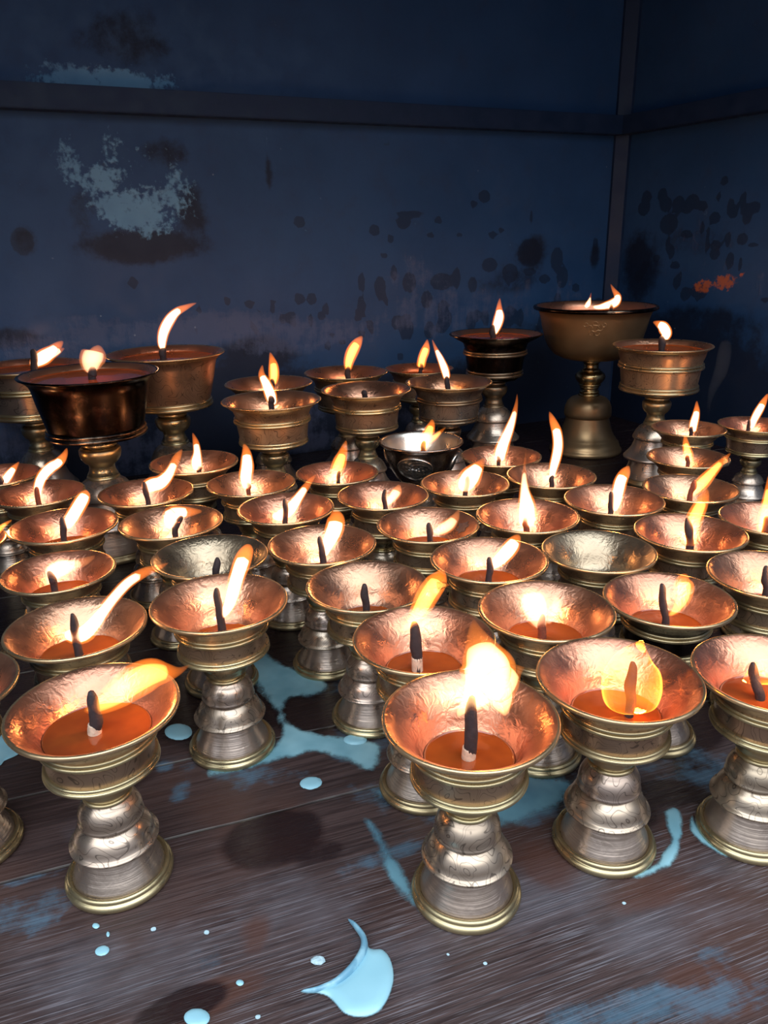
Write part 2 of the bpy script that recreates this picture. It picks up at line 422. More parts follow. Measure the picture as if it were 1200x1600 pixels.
# ------------------------------------------------------------------ lamps: x, y, rim radius, design, oil depth, wick px, flame spines px, flame kind, label
# flame spine points: (u, v, width px)
G_SMALL = 'small butter lamps crowded on the planks'
G_BACK = 'large butter lamps along the back wall'
LAMPS = {
1: (-.5068, 1.1339, .0779, 'tall_grey', .006, (53, 573, 52, 545), [[(46, 571, 8), (56, 566, 20), (68, 558, 26), (82, 548, 20), (92, 539, 12), (99, 533, 3)], [(70, 560, 16), (88, 550, 13), (101, 544, 2)]], 'w',
    'large copper bowl lamp cut by the left photo edge, behind the sooty one', G_BACK),
2: (-.3574, .9649, .0831, 'cone_sooty', .005, (144, 596, 144, 574), [[(143, 585, 10), (142, 575, 28), (143, 563, 38), (147, 553, 38), (148, 546, 26), (146, 542, 8)]], 'p',
    'large lamp with soot-blackened conical bowl on ringed brass stem', G_BACK),
3: (-.3076, 1.1357, .0829, 'cone', .006, (256, 561, 255, 544), [[(255, 548, 9), (253, 535, 15), (256, 518, 18), (265, 500, 18), (277, 487, 13), (292, 479, 8), (308, 473, 1.5)]], 'w',
    'large brown conical-bowl lamp with tall curved flame, right behind the sooty lamp', G_BACK),
4: (-.2297, .9218, .0528, 'small', .030, (311, 736, 311, 727), [[(309, 736, 14), (307, 722, 20), (308, 708, 14), (306, 692, 10), (301, 676, 2)]], 'w',
    'small copper lamp with upright flame in front of the brown conical-bowl lamp', G_SMALL),
5: (-.1507, .8551, .0500, 'small', .030, (388, 765, 388, 753), [[(387, 765, 14), (384, 748, 22), (386, 728, 22), (385, 708, 15), (381, 692, 3)]], 'w',
    'small copper lamp with plump upright flame below the ringed two-flame lamps', G_SMALL),
6: (-.2604, .8222, .0508, 'small', .030, (231, 783, 225, 752), [[(224, 768, 14), (234, 760, 26), (250, 755, 26), (262, 743, 20), (270, 728, 15), (277, 714, 12), (285, 702, 3)]], 'w',
    'small copper lamp with long S-curved flame, before the sooty lamp and right of its stem', G_SMALL),
7: (-.3848, .8352, .0495, 'small', .030, (61, 787, 57, 760), [[(59, 780, 10), (60, 762, 16), (66, 745, 18), (78, 731, 19), (92, 722, 16), (101, 711, 10), (105, 700, 2)]], 'w',
    'small copper lamp at the left edge with a flame curving up under the sooty bowl', G_SMALL),
8: (-.4638, .9085, .0495, 'small', .030, (1, 757, 0, 743), [[(6, 755, 12), (12, 745, 15), (20, 733, 11), (30, 721, 2)]], 'w',
    'half-seen small lamp cut by the left edge, topmost of the small ones there', G_SMALL),
9: (-.3125, .7215, .0507, 'small', .024, (99, 840, 97, 808), [[(102, 828, 12), (110, 812, 23), (120, 795, 24), (130, 779, 22), (136, 770, 12), (138, 768, 4)]], 'w',
    'small copper lamp with oil pool and slanting white flame, second row at left', G_SMALL),
10: (-.2102, .7299, .0501, 'small', .030, (274, 832, 283, 806), [[(268, 826, 10), (266, 815, 26), (270, 806, 32), (282, 802, 24), (300, 800, 14), (316, 798, 4)], [(272, 810, 20), (264, 800, 18), (260, 793, 5)]], 'w',
    'small copper lamp with low sprawling white flame around a leaning wick', G_SMALL),
11: (-.4059, .6835, .0495, 'small', .030, (-30, 862, -30, 840), [[(-26, 846, 10), (-5, 830, 12), (8, 820, 7), (19, 813, 2)]], 'o',
    'sliver of a copper lamp rim at the left edge beside the orange flame tip', G_SMALL),
12: (-.2829, .6273, .0475, 'small', .024, (85, 917, 76, 892), [[(72, 900, 12), (80, 896, 32), (98, 888, 34), (116, 882, 20), (133, 876, 14), (149, 868, 4)]], 'p',
    'copper lamp near the left edge with low orange flame bending right over oil', G_SMALL),
13: (-.1534, .6392, .0503, 'small_dull', .031, (337, 902, 340, 870), [], None,
    'unlit dull copper lamp with grey burnt wick, behind the lamp with the tall white flame', G_SMALL),
14: (-.2247, .5121, .0498, 'small', .024, (124, 1022, 113, 957), [[(98, 988, 8), (112, 993, 28), (132, 988, 34), (152, 966, 25), (175, 938, 21), (200, 912, 20), (225, 895, 17), (247, 886, 10), (264, 878, 2)]], 'w',
    'copper lamp at left with a very long flame streaming up to the right', G_SMALL),
15: (-.1260, .5406, .0514, 'small', .031, (346, 976, 337, 918), [[(330, 970, 5), (344, 962, 14), (356, 948, 21), (364, 925, 25), (372, 898, 27), (381, 872, 27), (388, 856, 18), (392, 850, 5)]], 'w',
    'copper lamp standing in the blue spill at left with a broad tall white flame', G_SMALL),
16: (-.1757, .4059, .0503, 'small', .0185, (151, 1162, 143, 1078), [[(130, 1112, 12), (155, 1100, 34), (183, 1084, 52), (212, 1066, 62), (238, 1054, 56), (262, 1050, 34), (280, 1046, 14), (298, 1038, 2)]], 'y',
    'front left lamp full of amber oil, its orange flame blown far to the right', 'front row of butter lamps'),
17: (-.2862, .4334, .0495, 'small', .030, None, [], None,
    'lamp cut by the left edge, showing only slivers of rim, bell and foot', G_SMALL),
19: (-.1012, .7669, .0498, 'small', .030, (445, 812, 445, 779), [[(424, 803, 8), (436, 807, 22), (452, 797, 24), (464, 780, 18), (474, 766, 14), (484, 753, 9), (495, 741, 2)]], 'w',
    'copper lamp with a narrow flame slanting right, behind the lamp with a glowing wick', G_SMALL),
20: (-.0570, .6674, .0495, 'small', .030, (505, 876, 499, 838), [[(508, 872, 8), (510, 858, 20), (516, 842, 28), (523, 824, 31), (525, 808, 25), (521, 797, 6)]], 'w',
    'copper lamp with dark wick glowing at its foot and rounded flame, centre left', G_SMALL),
21: (-.0145, .5775, .0493, 'small', .031, (572, 944, 569, 911), [], None,
    'unlit copper lamp with short black wick at centre, behind the deep oil-filled one', G_SMALL),
22: (.0263, .4868, .0496, 'small', .0265, (652, 1036, 648, 970), [[(624, 990, 5), (642, 972, 18), (656, 952, 32), (668, 932, 36), (681, 912, 34), (688, 897, 20), (689, 887, 5)], [(682, 915, 20), (703, 912, 2)]], 'y',
    'copper lamp with deep orange oil and thick wick, directly behind the front centre lamp', G_SMALL),
23: (.0474, .3864, .0509, 'small', .0280, (732, 1194, 737, 1086), [[(714, 1122, 4), (722, 1108, 20), (744, 1088, 56), (758, 1066, 84), (762, 1044, 88), (754, 1020, 66), (747, 1000, 40), (742, 984, 20), (740, 968, 2)], [(762, 1088, 50), (776, 1072, 66), (792, 1060, 52), (806, 1050, 26), (820, 1043, 2)], [(790, 1118, 4), (784, 1096, 40), (776, 1072, 56), (768, 1050, 40)]], 'b',
    'front centre lamp with the biggest, star-shaped flame and white wick stub', 'front row of butter lamps'),
24: (-.0550, .8988, .0490, 'small', .030, (528, 750, 530, 735), [[(525, 753, 10), (524, 741, 20), (530, 725, 23), (536, 707, 15), (541, 687, 2)]], 'y',
    'small lamp left of the silver bowl, with a pointed orange flame', G_SMALL),
25: (-.0011, .8072, .0494, 'small', .030, (602, 789, 601, 764), [[(598, 791, 5), (608, 784, 14), (616, 774, 18), (621, 765, 15), (624, 756, 3)]], 'p',
    'copper lamp below the silver bowl with a weak small flame', G_SMALL),
26: (.0423, .7143, .0494, 'small', .025, (672, 841, 670, 816), [[(676, 834, 8), (688, 829, 20), (701, 820, 22), (711, 808, 14), (718, 795, 2)]], 'p',
    'copper lamp with soot mark inside its right wall and a faint wispy flame', G_SMALL),
27: (.0894, .6215, .0502, 'small', .024, (764, 902, 764, 870), [[(762, 890, 6), (772, 882, 20), (786, 868, 27), (800, 852, 26), (808, 841, 14), (811, 836, 3)]], 'w',
    'copper lamp with knobbed wick and stubby white flame leaning right, centre', G_SMALL),
28: (.1190, .5251, .0501, 'small', .025, (847, 990, 848, 959), [[(846, 985, 10), (842, 968, 36), (836, 950, 50), (832, 935, 46), (830, 924, 24), (829, 918, 6)], [(852, 975, 16), (864, 955, 20), (871, 935, 12), (873, 924, 2)]], 'p',
    'copper lamp with wide pale two-lobed flame above a reddish wick', G_SMALL),
29: (.1446, .4270, .0507, 'small', .0265, (985, 1098, 990, 1034), [[(984, 1116, 34), (984, 1100, 76), (986, 1080, 92), (988, 1055, 88), (990, 1035, 66), (996, 1016, 36), (1004, 999, 4)]], 'h',
    'lamp second from right in front, orange flame ringing its curved wick', 'front row of butter lamps'),
30: (.0916, .8437, .0496, 'small', .030, (727, 771, 731, 743), [[(722, 768, 14), (727, 758, 32), (735, 746, 36), (744, 734, 26), (751, 724, 14), (757, 715, 3)]], 'w',
    'copper lamp just right of the silver bowl with wide white flame', G_SMALL),
31: (.1480, .9522, .0499, 'small', .030, (779, 723, 779, 712), [[(780, 724, 14), (782, 708, 22), (788, 690, 20), (796, 670, 16), (803, 648, 10), (807, 630, 5), (808, 615, 1)]], 'w',
    'small copper lamp with tall red-tipped flame below the soot-rimmed tall lamp', G_SMALL),
32: (.1917, .8612, .0504, 'small', .030, (862, 757, 863, 742), [[(862, 752, 8), (864, 735, 14), (869, 715, 17), (872, 695, 17), (870, 675, 16), (864, 658, 11), (858, 643, 2)]], 'w',
    'copper lamp with thin flame bowing right in front of the big goblet', G_SMALL),
33: (.1414, .7293, .0503, 'small', .030, (823, 827, 820, 806), [[(822, 827, 26), (823, 810, 32), (823, 790, 30), (820, 768, 18), (819, 745, 9), (820, 725, 4), (822, 700, 1)]], 'w',
    'copper lamp with the tallest needle-pointed upright flame, right of centre', G_SMALL),
34: (.1885, .6405, .0495, 'small_dull', .034, None, [], None,
    'empty dull lamp with neither wick nor flame, right of centre', G_SMALL),
35: (.2383, .7711, .0505, 'small', .030, (954, 801, 956, 768), [[(959, 801, 8), (963, 785, 17), (966, 768, 21), (970, 752, 21), (977, 738, 16), (983, 727, 3)]], 'w',
    'copper lamp with upright leaf-shaped flame between the goblet and the empty lamp', G_SMALL),
36: (.2172, .5458, .0489, 'small_dark', .025, (1040, 965, 1034, 911), [[(1044, 962, 5), (1056, 952, 16), (1066, 936, 26), (1068, 918, 32), (1068, 905, 22), (1073, 895, 4)]], 'y',
    'copper lamp with dark-sided bowl and yellow-edged flame right of its tall wick', G_SMALL),
37: (.2829, .6787, .0500, 'small', .030, (1078, 850, 1074, 808), [[(1077, 853, 24), (1078, 842, 30), (1081, 825, 28), (1087, 806, 26), (1095, 788, 22), (1102, 772, 12), (1104, 761, 2)]], 'y',
    'copper lamp at right with thick pointed wick wrapped in a rising flame', G_SMALL),
38: (.3318, .8093, .0499, 'small', .030, (1079, 772, 1086, 749), [[(1072, 776, 6), (1084, 768, 18), (1097, 755, 22), (1110, 740, 18), (1123, 726, 13), (1134, 716, 7), (1142, 708, 2)]], 'y',
    'copper lamp with a spear-like flame slanting right toward the right edge', G_SMALL),
39: (.3775, .9390, .0490, 'small', .030, (1075, 723, 1074, 711), [[(1076, 724, 16), (1075, 710, 16), (1072, 695, 11), (1070, 676, 2)]], 'y',
    'small copper lamp in the right column, between the farthest one and the spear-flamed one', G_SMALL),
40: (.4285, 1.0757, .0503, 'small', .030, (1080, 676, 1081, 665), [[(1082, 676, 12), (1084, 662, 14), (1088, 645, 11), (1089, 626, 2)]], 'w',
    'small copper lamp in the right column, farthest back, with narrow upright flame', G_SMALL),
41: (.5289, 1.0894, .0504, 'short_tall', .026, (1169, 669, 1171, 655), [[(1172, 671, 8), (1180, 652, 13), (1190, 634, 12), (1200, 615, 3)]], 'w',
    'small lamp on visible ringed stem at the right edge, flame leaning right', G_SMALL),
42: (.3768, .7134, .0495, 'small', .030, (1196, 832, 1199, 806), [[(1190, 832, 18), (1194, 812, 20), (1198, 785, 16), (1200, 762, 9), (1201, 742, 2)]], 'y',
    'lamp cut by the right edge with reddish wick and vertical flame', G_SMALL),
43: (.3137, .5835, .0495, 'small', .030, (1198, 922, 1197, 884), [[(1202, 915, 10), (1214, 895, 16), (1224, 870, 3)]], 'p',
    'lamp half out of the right edge whose dark wick shows but hardly any flame', G_SMALL),
44: (.2452, .4347, .0495, 'small', .022, (1187, 1090, 1175, 1034), [[(1160, 1064, 6), (1176, 1060, 26), (1194, 1052, 44), (1212, 1046, 42), (1228, 1038, 20), (1240, 1030, 2)]], 'h',
    'front right lamp cut by the edge with a low orange flame on its wick', 'front row of butter lamps'),
45: (-.1475, 1.0369, .0662, 'mid', .024, (424, 633, 424, 618), [[(427, 635, 14), (423, 618, 20), (416, 600, 17), (409, 585, 11), (410, 570, 2)]], 'w',
    'ringed lamp left of centre, front one of the pair with overlapping flames', G_BACK),
46: (-.1697, 1.1766, .0655, 'mid', .024, (425, 606, 425, 592), [[(426, 602, 12), (428, 587, 17), (427, 570, 15), (422, 550, 2)]], 'y',
    'ringed lamp mostly hidden, back one of the pair with overlapping flames', G_BACK),
47: (-.0571, 1.2540, .0660, 'mid', .022, (544, 592, 544, 572), [[(544, 580, 10), (545, 565, 17), (551, 548, 20), (559, 535, 15), (566, 525, 3)]], 'y',
    'ringed lamp against the back wall with orange flame, behind the nearly flameless one', G_BACK),
48: (-.0226, 1.1240, .0647, 'mid', .024, (570, 619, 569, 609), [], None,
    'ringed lamp at centre with a stub of black wick and no flame', G_BACK),
49: (.0657, 1.3786, .0602, 'mid', .012, (657, 579, 658, 568), [[(657, 575, 14), (660, 560, 15), (665, 546, 14), (668, 530, 2)]], 'y',
    'farthest ringed lamp at centre back, only its rim and orange flame visible', G_BACK),
50: (.1006, 1.1730, .0647, 'mid_dark', .022, (700, 607, 698, 588), [[(699, 594, 11), (695, 578, 14), (688, 560, 11), (681, 545, 6), (675, 530, 1.5)]], 'w',
    'dark ringed lamp behind the silver bowl, its thin flame leaning left', G_BACK),
51: (.1974, 1.3772, .0796, 'flared_sooty', .005, (770, 530, 770, 507), [[(771, 524, 8), (776, 510, 16), (780, 495, 17), (780, 482, 10), (781, 465, 1.5)]], 'w',
    'tall lamp with soot-blackened rim and ringed bowl, left of the big goblet', G_BACK),
52: (.3798, 1.4309, .1065, 'goblet', .009, None, [[(925, 479, 5), (935, 480, 9), (948, 477, 14), (960, 473, 17), (965, 464, 12), (959, 453, 6), (954, 443, 1)], [(914, 481, 6), (919, 475, 10), (922, 466, 4), (924, 457, 1)]], 'w',
    'biggest lamp, a plain brass goblet with domed foot in the back corner', G_BACK),
53: (.4365, 1.2338, .0751, 'tall', .006, (1034, 548, 1034, 525), [[(1037, 531, 12), (1041, 521, 18), (1036, 511, 18), (1028, 506, 10), (1020, 503, 2)]], 'w',
    'tall ringed lamp on bell-stepped stem, right of the big goblet', G_BACK),
54: (.0497, .9887, .0544, 'silver', .030, (661, 705, 663, 688), [[(659, 706, 12), (663, 694, 18), (669, 678, 20), (674, 664, 12), (675, 655, 3)], [(668, 690, 14), (682, 680, 10), (697, 667, 1)]], 'y',
    'silver bowl lamp with oval relief medallion, at centre among copper lamps', 'silver bowl lamp'),
}
del_group = {54}

def tube_mesh(paths, mats, seg=16, n=26, depth=.62, noise_amp=0.0, flip=False, shrink=1.0, extra=None):
    """paths: list of list of (Vector, radius, side Vector, depth Vector)"""
    vs, fs = [], []
    for pts in paths:
        arr = smooth_curve([(*p, r) for p, r in pts['pr']], n)
        side_n = pts['n']
        rows = []
        P = [Vector(a[:3]) for a in arr]; Rr = [max(a[3], 1e-5) for a in arr]
        # round the ends off
        for i in range(len(P)):
            tt = i / n
            e0 = min(1, math.sqrt(max(0, 1 - (1 - min(1, tt / .10)) ** 2)) + .02)
            e1 = min(1, math.sqrt(max(0, 1 - (1 - min(1, (1 - tt) / .06)) ** 2)) + .02)
            Rr[i] *= e0 * e1 * shrink
        for i in range(len(P)):
            T_ = (P[min(i + 1, n)] - P[max(i - 1, 0)]).normalized()
            B_ = side_n.cross(T_).normalized()
            row = []
            for k in range(seg):
                a = 2 * math.pi * k / seg
                q = P[i] + B_ * (Rr[i] * math.cos(a)) + side_n * (Rr[i] * depth * math.sin(a))
                if noise_amp:
                    q += Vector(mnoise.noise_vector(q * 90)) * noise_amp
                row.append(len(vs)); vs.append(q)
            rows.append(row)
        for i in range(n):
            for k in range(seg):
                k2 = (k + 1) % seg
                f = (rows[i][k], rows[i][k2], rows[i + 1][k2], rows[i + 1][k])
                fs.append(f if not flip else f[::-1])
        fs.append(tuple(rows[0][::-1]) if not flip else tuple(rows[0]))
        fs.append(tuple(rows[-1]) if not flip else tuple(rows[-1][::-1]))
    return vs, fs

KIND = {   # outer colour, outer gain, core colour, core gain, core shrink
 'w': ((1.0, .22, .035), 1.9, (1.0, .72, .42), 7.0, .76),
 'y': ((1.0, .21, .022), 1.9, (1.0, .52, .10), 4.4, .68),
 'o': ((1.0, .24, .03), 1.8, (1.0, .42, .06), 2.4, .7),
 'p': ((1.0, .28, .08), 1.1, (1.0, .62, .36), 2.4, .78),
 'b': ((1.0, .24, .03), 1.9, (1.0, .66, .28), 5.6, .80),
 'h': ((1.0, .22, .018), 21.0, None, 0, 0),
}

def make_lamp(k, spec):
    x, y, R, des, oil, wick, flames, kind, label, group = spec
    parts, L_, inner_ = DES[des]
    s = R / .05
    root = bpy.data.objects.new('butter_lamp', None); COL.objects.link(root)
    root.empty_display_size = .02
    sz = {52: .944, 53: 1.038}.get(k, 1.0)
    root.location = (x, y, 0); root.scale = (s, s, s * sz)
    rz = (k * 2.399) % 6.283
    if k == 54: rz = 0
    root.rotation_euler = (0, 0, rz)
    tag(root, label, 'butter lamp' if k != 52 else 'goblet lamp', group if k not in del_group else None)
    inv = Matrix.Rotation(-rz, 4, 'Z') @ Matrix.Diagonal((1 / s, 1 / s, 1 / (s * sz), 1)) @ Matrix.Translation((-x, -y, 0))
    for nm, me in parts:
        link(nm, me, root)
    if k == 54:
        for a in (-1.82, -1.82 + 1.75, -1.82 - 1.75, -1.82 + 3.14):
            md = link('medallion', MED, root); md.rotation_euler = (0, 0, a)
    # oil surface
    zo = L_ - oil
    zs = s * sz
    ro = None
    for (r0, z0), (r1, z1) in zip(inner_, inner_[1:]):
        if z1 <= zo <= z0: ro = r1 + (r0 - r1) * (zo - z1) / (z0 - z1 + 1e-9)
    if k != 34 and ro:
        key = 'oil_%s_%.4f' % (des, oil)
        me = bpy.data.meshes.get(key)
        if me is None:
            me = lathe(key, [(ro * 1.0, zo + .0008), (ro * .985, zo + .0001), (ro * .95, zo - .0002), (ro * .5, zo - .0002), (0, zo - .0002)], ['lamp_oil'])
        link('oil', me, root)
    n = Vector((x, y, 0)).normalized()
    ax = Vector((x, y, 0))
    ppm = F_PX / ((ax + Vector((0, 0, L_ * s * sz)) - CAMP).dot(FWD))      # px per metre at the rim
    floor_z = (inner_[-1][1] if k != 34 else 0) * zs
    nl = (inv.to_3x3() @ n).normalized()
    if wick:
        b = on_plane(wick[0], wick[1], ax, n); tp = on_plane(wick[2], wick[3], ax, n)
        if tp.z < zo * zs + .006: tp = tp + Vector((0, 0, zo * zs + .006 - tp.z))
        low = Vector((b.x, b.y, floor_z + .0005))
        mid = b * .55 + tp * .45 + Vector((1, 0, 0)) * (.0010 * math.sin(k * 1.7))
        rw = .0030 * s
        if k in (23, 22, 16, 37, 42): rw = .0037 * s
        if k in (4, 5, 24, 31, 39, 40, 41, 25): rw = .0026 * s
        hi = max(b.z, zo * zs)
        pr = [(low, rw * 1.0), (Vector((b.x, b.y, max(low.z + .002, min(hi, tp.z - .004)))), rw), (mid if mid.z > hi else (b + tp) / 2, rw * 1.12), (b * .18 + tp * .82, rw * .85), (tp, rw * .35)]
        pr = [(inv @ p, r / s) for p, r in pr]
        vs, fs = tube_mesh([{'pr': pr, 'n': nl}], None, seg=12, n=22, depth=1.0, noise_amp=.0011)
        wm = 'ember_wick' if k in (33, 28, 42, 7, 38, 39, 5) else 'charred_wick'
        wo = link('wick', mesh_from('wick', vs, fs, [wm]), root)
        if k in (16, 22, 23):
            st = [(inv @ low, .0040), (inv @ Vector((b.x, b.y, zo * zs)), .0041), (inv @ (b * (.72 if k == 23 else .60) + tp * (.28 if k == 23 else .40) if k != 22 else b * .8 + tp * .2), .0039)]
            vs, fs = tube_mesh([{'pr': st, 'n': nl}], None, seg=14, n=14, depth=1.0, noise_amp=.0003)
            tag(link('wick_stub', mesh_from('wick_stub', vs, fs, ['wick_cotton']), wo), 'unburnt pale foot of the wick')
    if k == 52:
        b = on_plane(955, 482, ax, n)
        pr = [(Vector((b.x, b.y, floor_z)), .004), (Vector((b.x, b.y, b.z)), .004), (b + Vector((.001, 0, .006)), .002)]
        pr = [(inv @ p, r / s) for p, r in pr]
        vs, fs = tube_mesh([{'pr': pr, 'n': nl}], None, seg=12, n=12, depth=1.0, noise_amp=.0005)
        link('wick', mesh_from('wick', vs, fs, ['charred_wick']), root)
    if flames:
        oc, og, cc, cg, sh = KIND[kind]
        paths = []
        wmax = max(p[2] for p in flames[0]) / ppm
        for sp_ in flames:
            pr = []
            for i, (u, v, w) in enumerate(sp_):
                P = on_plane(u, v, ax, n)
                P += n * (.0015 * math.sin(i * 1.3 + k))
                P.z = max(P.z, zo * zs + .0025)
                pr.append((inv @ P, w * .5 / ppm / s))
            paths.append({'pr': pr, 'n': nl})
        depth = .55
        vs, fs = tube_mesh(paths, None, seg=20, n=34, depth=depth, noise_amp=.0003)
        nm = [len(vs)]
        strength = FLAME_GAIN * og / (wmax * depth)
        if kind == 'h':
            v2, f2 = tube_mesh(paths, None, seg=20, n=34, depth=depth, flip=True, shrink=.945)
            fs = fs + [tuple(i + len(vs) for i in f) for f in f2]; vs = vs + v2
        fo = link('flame', mesh_from('flame', vs, fs, [flame_mat(oc, round(strength / 20) * 20)]), root)
        if cc is not None:
            p2 = []
            for pth in paths:
                pr = pth['pr']; a, b_ = .03, .76
                cv = smooth_curve([(*p, r) for p, r in pr], 40)
                i0, i1 = int(a * 40), int(b_ * 40)
                cut = [cv[i] for i in range(i0, i1 + 1, 4)]
                p2.append({'pr': [(Vector(c_[:3]), c_[3]) for c_ in cut], 'n': nl})
            vs, fs = tube_mesh(p2, None, seg=18, n=28, depth=depth * .9, shrink=sh)
            strength = FLAME_GAIN * cg / (wmax * depth)
            cm = flame_mat(cc, round(strength / 40) * 40)
            tag(link('flame_core', mesh_from('flame_core', vs, fs, [cm]), fo), 'bright white-yellow heart of the flame' if kind in 'wpb' else 'bright yellow heart of the flame')
        # the flame's own light
        ld = bpy.data.lights.get('flame_light') or bpy.data.lights.new('flame_light', 'POINT')
        ld.energy = FLAME_LAMP_W; ld.color = (1.0, .42, .13); ld.shadow_soft_size = .006
        lo = bpy.data.objects.new('flame_light', ld); COL.objects.link(lo); lo.parent = fo
        mid = paths[0]['pr'][len(paths[0]['pr']) // 2][0]
        lo.location = mid
    if k == 26:      # soot stuck to the right inner wall
        vs, fs = [], []
        nu, nv = 26, 14
        a0 = -rz + .32
        for i in range(nu + 1):
            for j in range(nv + 1):
                u_, v_ = i / nu * 2 - 1, j / nv * 2 - 1
                ang = a0 + (u_ * math.sqrt(1 - .5 * v_ * v_) + .25 * math.sin(v_ * 5)) * .20
                tz = .1175 + (v_ * math.sqrt(1 - .5 * u_ * u_) + .2 * math.sin(u_ * 6)) * .0052
                rr_ = float(np.interp(tz, [p[1] for p in inner_][::-1], [p[0] for p in inner_][::-1])) - .0004
                vs.append((rr_ * math.cos(ang), rr_ * math.sin(ang), tz + .0002))
        for i in range(nu):
            for j in range(nv):
                b_ = i * (nv + 1) + j
                fs.append((b_, b_ + nv + 1, b_ + nv + 2, b_ + 1))
        tag(link('soot_patch', mesh_from('soot_patch', vs, fs, ['charred_wick']), root), 'black soot patch on the inner wall')
    if k == 52:      # small scrolled ornament on the front of the bowl
        paths = []
        def wr(z):
            return float(np.interp(z, [.0848, .0862, .0895, .0950, .1030, .1130, .1230], [.014, .0235, .0310, .0362, .0400, .0425, .0446]))
        a0 = math.atan2(-y, -x) - rz + .02
        for (dx_, dz_, r_) in [(0, 0, .0034), (-.0042, .0008, .0026), (.0042, .0008, .0026), (-.0022, -.0036, .0024), (.0022, -.0036, .0024), (-.0070, .0034, .0018), (.0070, .0034, .0018), (0, .0042, .0020)]:
            pr = []
            for q in range(11):
                an = q / 10 * 5.4 + dx_ * 400
                xx, zz = dx_ + r_ * math.cos(an) * (1 - q * .03), .1165 + dz_ + r_ * math.sin(an) * (1 - q * .03)
                rr_ = wr(zz); th = a0 + xx / rr_
                pr.append((Vector((rr_ * math.cos(th), rr_ * math.sin(th), zz)), .00045))
            paths.append({'pr': pr, 'n': Vector((math.cos(a0), math.sin(a0), 0))})
        vs, fs = tube_mesh(paths, None, seg=6, n=24, depth=1.0)
        link('ornament', mesh_from('ornament', vs, fs, ['goblet_brass']), root)
    return root

# ------------------------------------------------------------------ structure: planks and sheet-metal cabinet walls
AW = math.radians(25.0)
CORNER = Vector((.497, 1.75, 0))
DB = Vector((-math.cos(AW), -math.sin(AW), 0))       # along the back wall, away from the corner
DR = Vector((math.sin(AW), -math.cos(AW), 0))        # along the right wall, toward the viewer
NB = DR.copy(); NR = DB.copy()                       # inward normals

def grid_mesh(name, x0, x1, y0, y1, step, fpos, mat):
    nx, ny = int(round((x1 - x0) / step)) + 1, int(round((y1 - y0) / step)) + 1
    X, Y = np.meshgrid(np.linspace(x0, x1, nx), np.linspace(y0, y1, ny))
    X, Y = X.ravel(), Y.ravel()
    co = fpos(X, Y)
    idx = np.arange(nx * ny).reshape(ny, nx)
    q = np.stack([idx[:-1, :-1], idx[:-1, 1:], idx[1:, 1:], idx[1:, :-1]], -1).reshape(-1, 4)
    me = bpy.data.meshes.new(name)
    me.vertices.add(len(co)); me.vertices.foreach_set('co', co.astype(np.float32).ravel())
    me.loops.add(q.size); me.loops.foreach_set('vertex_index', q.ravel().astype(np.int32))
    me.polygons.add(len(q))
    me.polygons.foreach_set('loop_start', (np.arange(len(q)) * 4).astype(np.int32))
    me.polygons.foreach_set('loop_total', np.full(len(q), 4, np.int32))
    me.materials.append(MATS[mat])
    me.update(calc_edges=True); me.validate()
    return me, X, Y

def blob(X, Y, lst):
    """soft union of rotated ellipses (x,y,rx,ry,angle,amp)"""
    out = np.zeros_like(X)
    for (cx, cy, rx, ry, an, amp) in lst:
        c_, s_ = math.cos(an), math.sin(an)
        dx, dy = X - cx, Y - cy
        u, v = (dx * c_ + dy * s_) / rx, (-dx * s_ + dy * c_) / ry
        d = np.sqrt(u * u + v * v)
        out = np.maximum(out, amp * np.clip(1.5 - d, 0, 1))
    return out

def set_attr(me, name, vals):
    a = me.attributes.new(name, 'FLOAT', 'POINT')
    a.data.foreach_set('value', np.asarray(vals, np.float32))

def seg_dist(X, Y, poly):
    """signed distance to polygon, positive inside"""
    P = np.array(poly); d = np.full(X.shape, 1e9); ins = np.zeros(X.shape, bool)
    for i in range(len(P)):
        a, b = P[i], P[(i + 1) % len(P)]
        e_ = b - a; t_ = np.clip(((X - a[0]) * e_[0] + (Y - a[1]) * e_[1]) / (e_ @ e_ + 1e-12), 0, 1)
        d = np.minimum(d, np.hypot(X - a[0] - t_ * e_[0], Y - a[1] - t_ * e_[1]))
        c_ = ((a[1] > Y) != (b[1] > Y)) & (X < (b[0] - a[0]) * (Y - a[1]) / (b[1] - a[1] + 1e-12) + a[0])
        ins ^= c_
    return np.where(ins, d, -d)

# wood
PA = math.radians(20.0)
t = NT('weathered_planks')
co = t.coord(rot=(0, 0, -PA))
fine = t.coord(scale=(5, 170, 1), rot=(0, 0, -PA))
fine2 = t.coord(scale=(13, 720, 1), rot=(0, 0, -PA))
g1 = t.noise(fine, 2.2, 4, .65, .3)
g2 = t.noise(fine2, 1.6, 3, .6)
big = t.noise(co, 6, 4, .6)
big2 = t.noise(co, 14, 4, .6)
base = t.mix(t.step(g1, .35, .65), C4(.030, .017, .018), C4(.072, .042, .041))
base = t.mix(t.step(big, .42, .68), base, C4(.075, .035, .028), 'MIX')
worn = t.attr('worn')
lines = t.math('MULTIPLY', t.step(g2, .52, .66), t.step(t.math('ADD', worn, t.math('MULTIPLY', t.math('SUBTRACT', big2, .5), 1.2)), .1, .9))
col = t.mix(t.math('MULTIPLY', lines, .42), base, C4(.32, .31, .36))
pale = t.math('MULTIPLY', t.step(t.math('ADD', t.math('MULTIPLY', t.attr('haze'), .8), t.math('MULTIPLY', t.math('SUBTRACT', big2, .5), 1.5)), .25, .95), .42)
col = t.mix(pale, col, C4(.17, .165, .20))
red = t.step(t.math('ADD', t.attr('red'), t.math('MULTIPLY', t.math('SUBTRACT', big2, .5), 1.6)), .35, .8)
col = t.mix(t.math('MULTIPLY', red, .75), col, C4(.085, .032, .022))
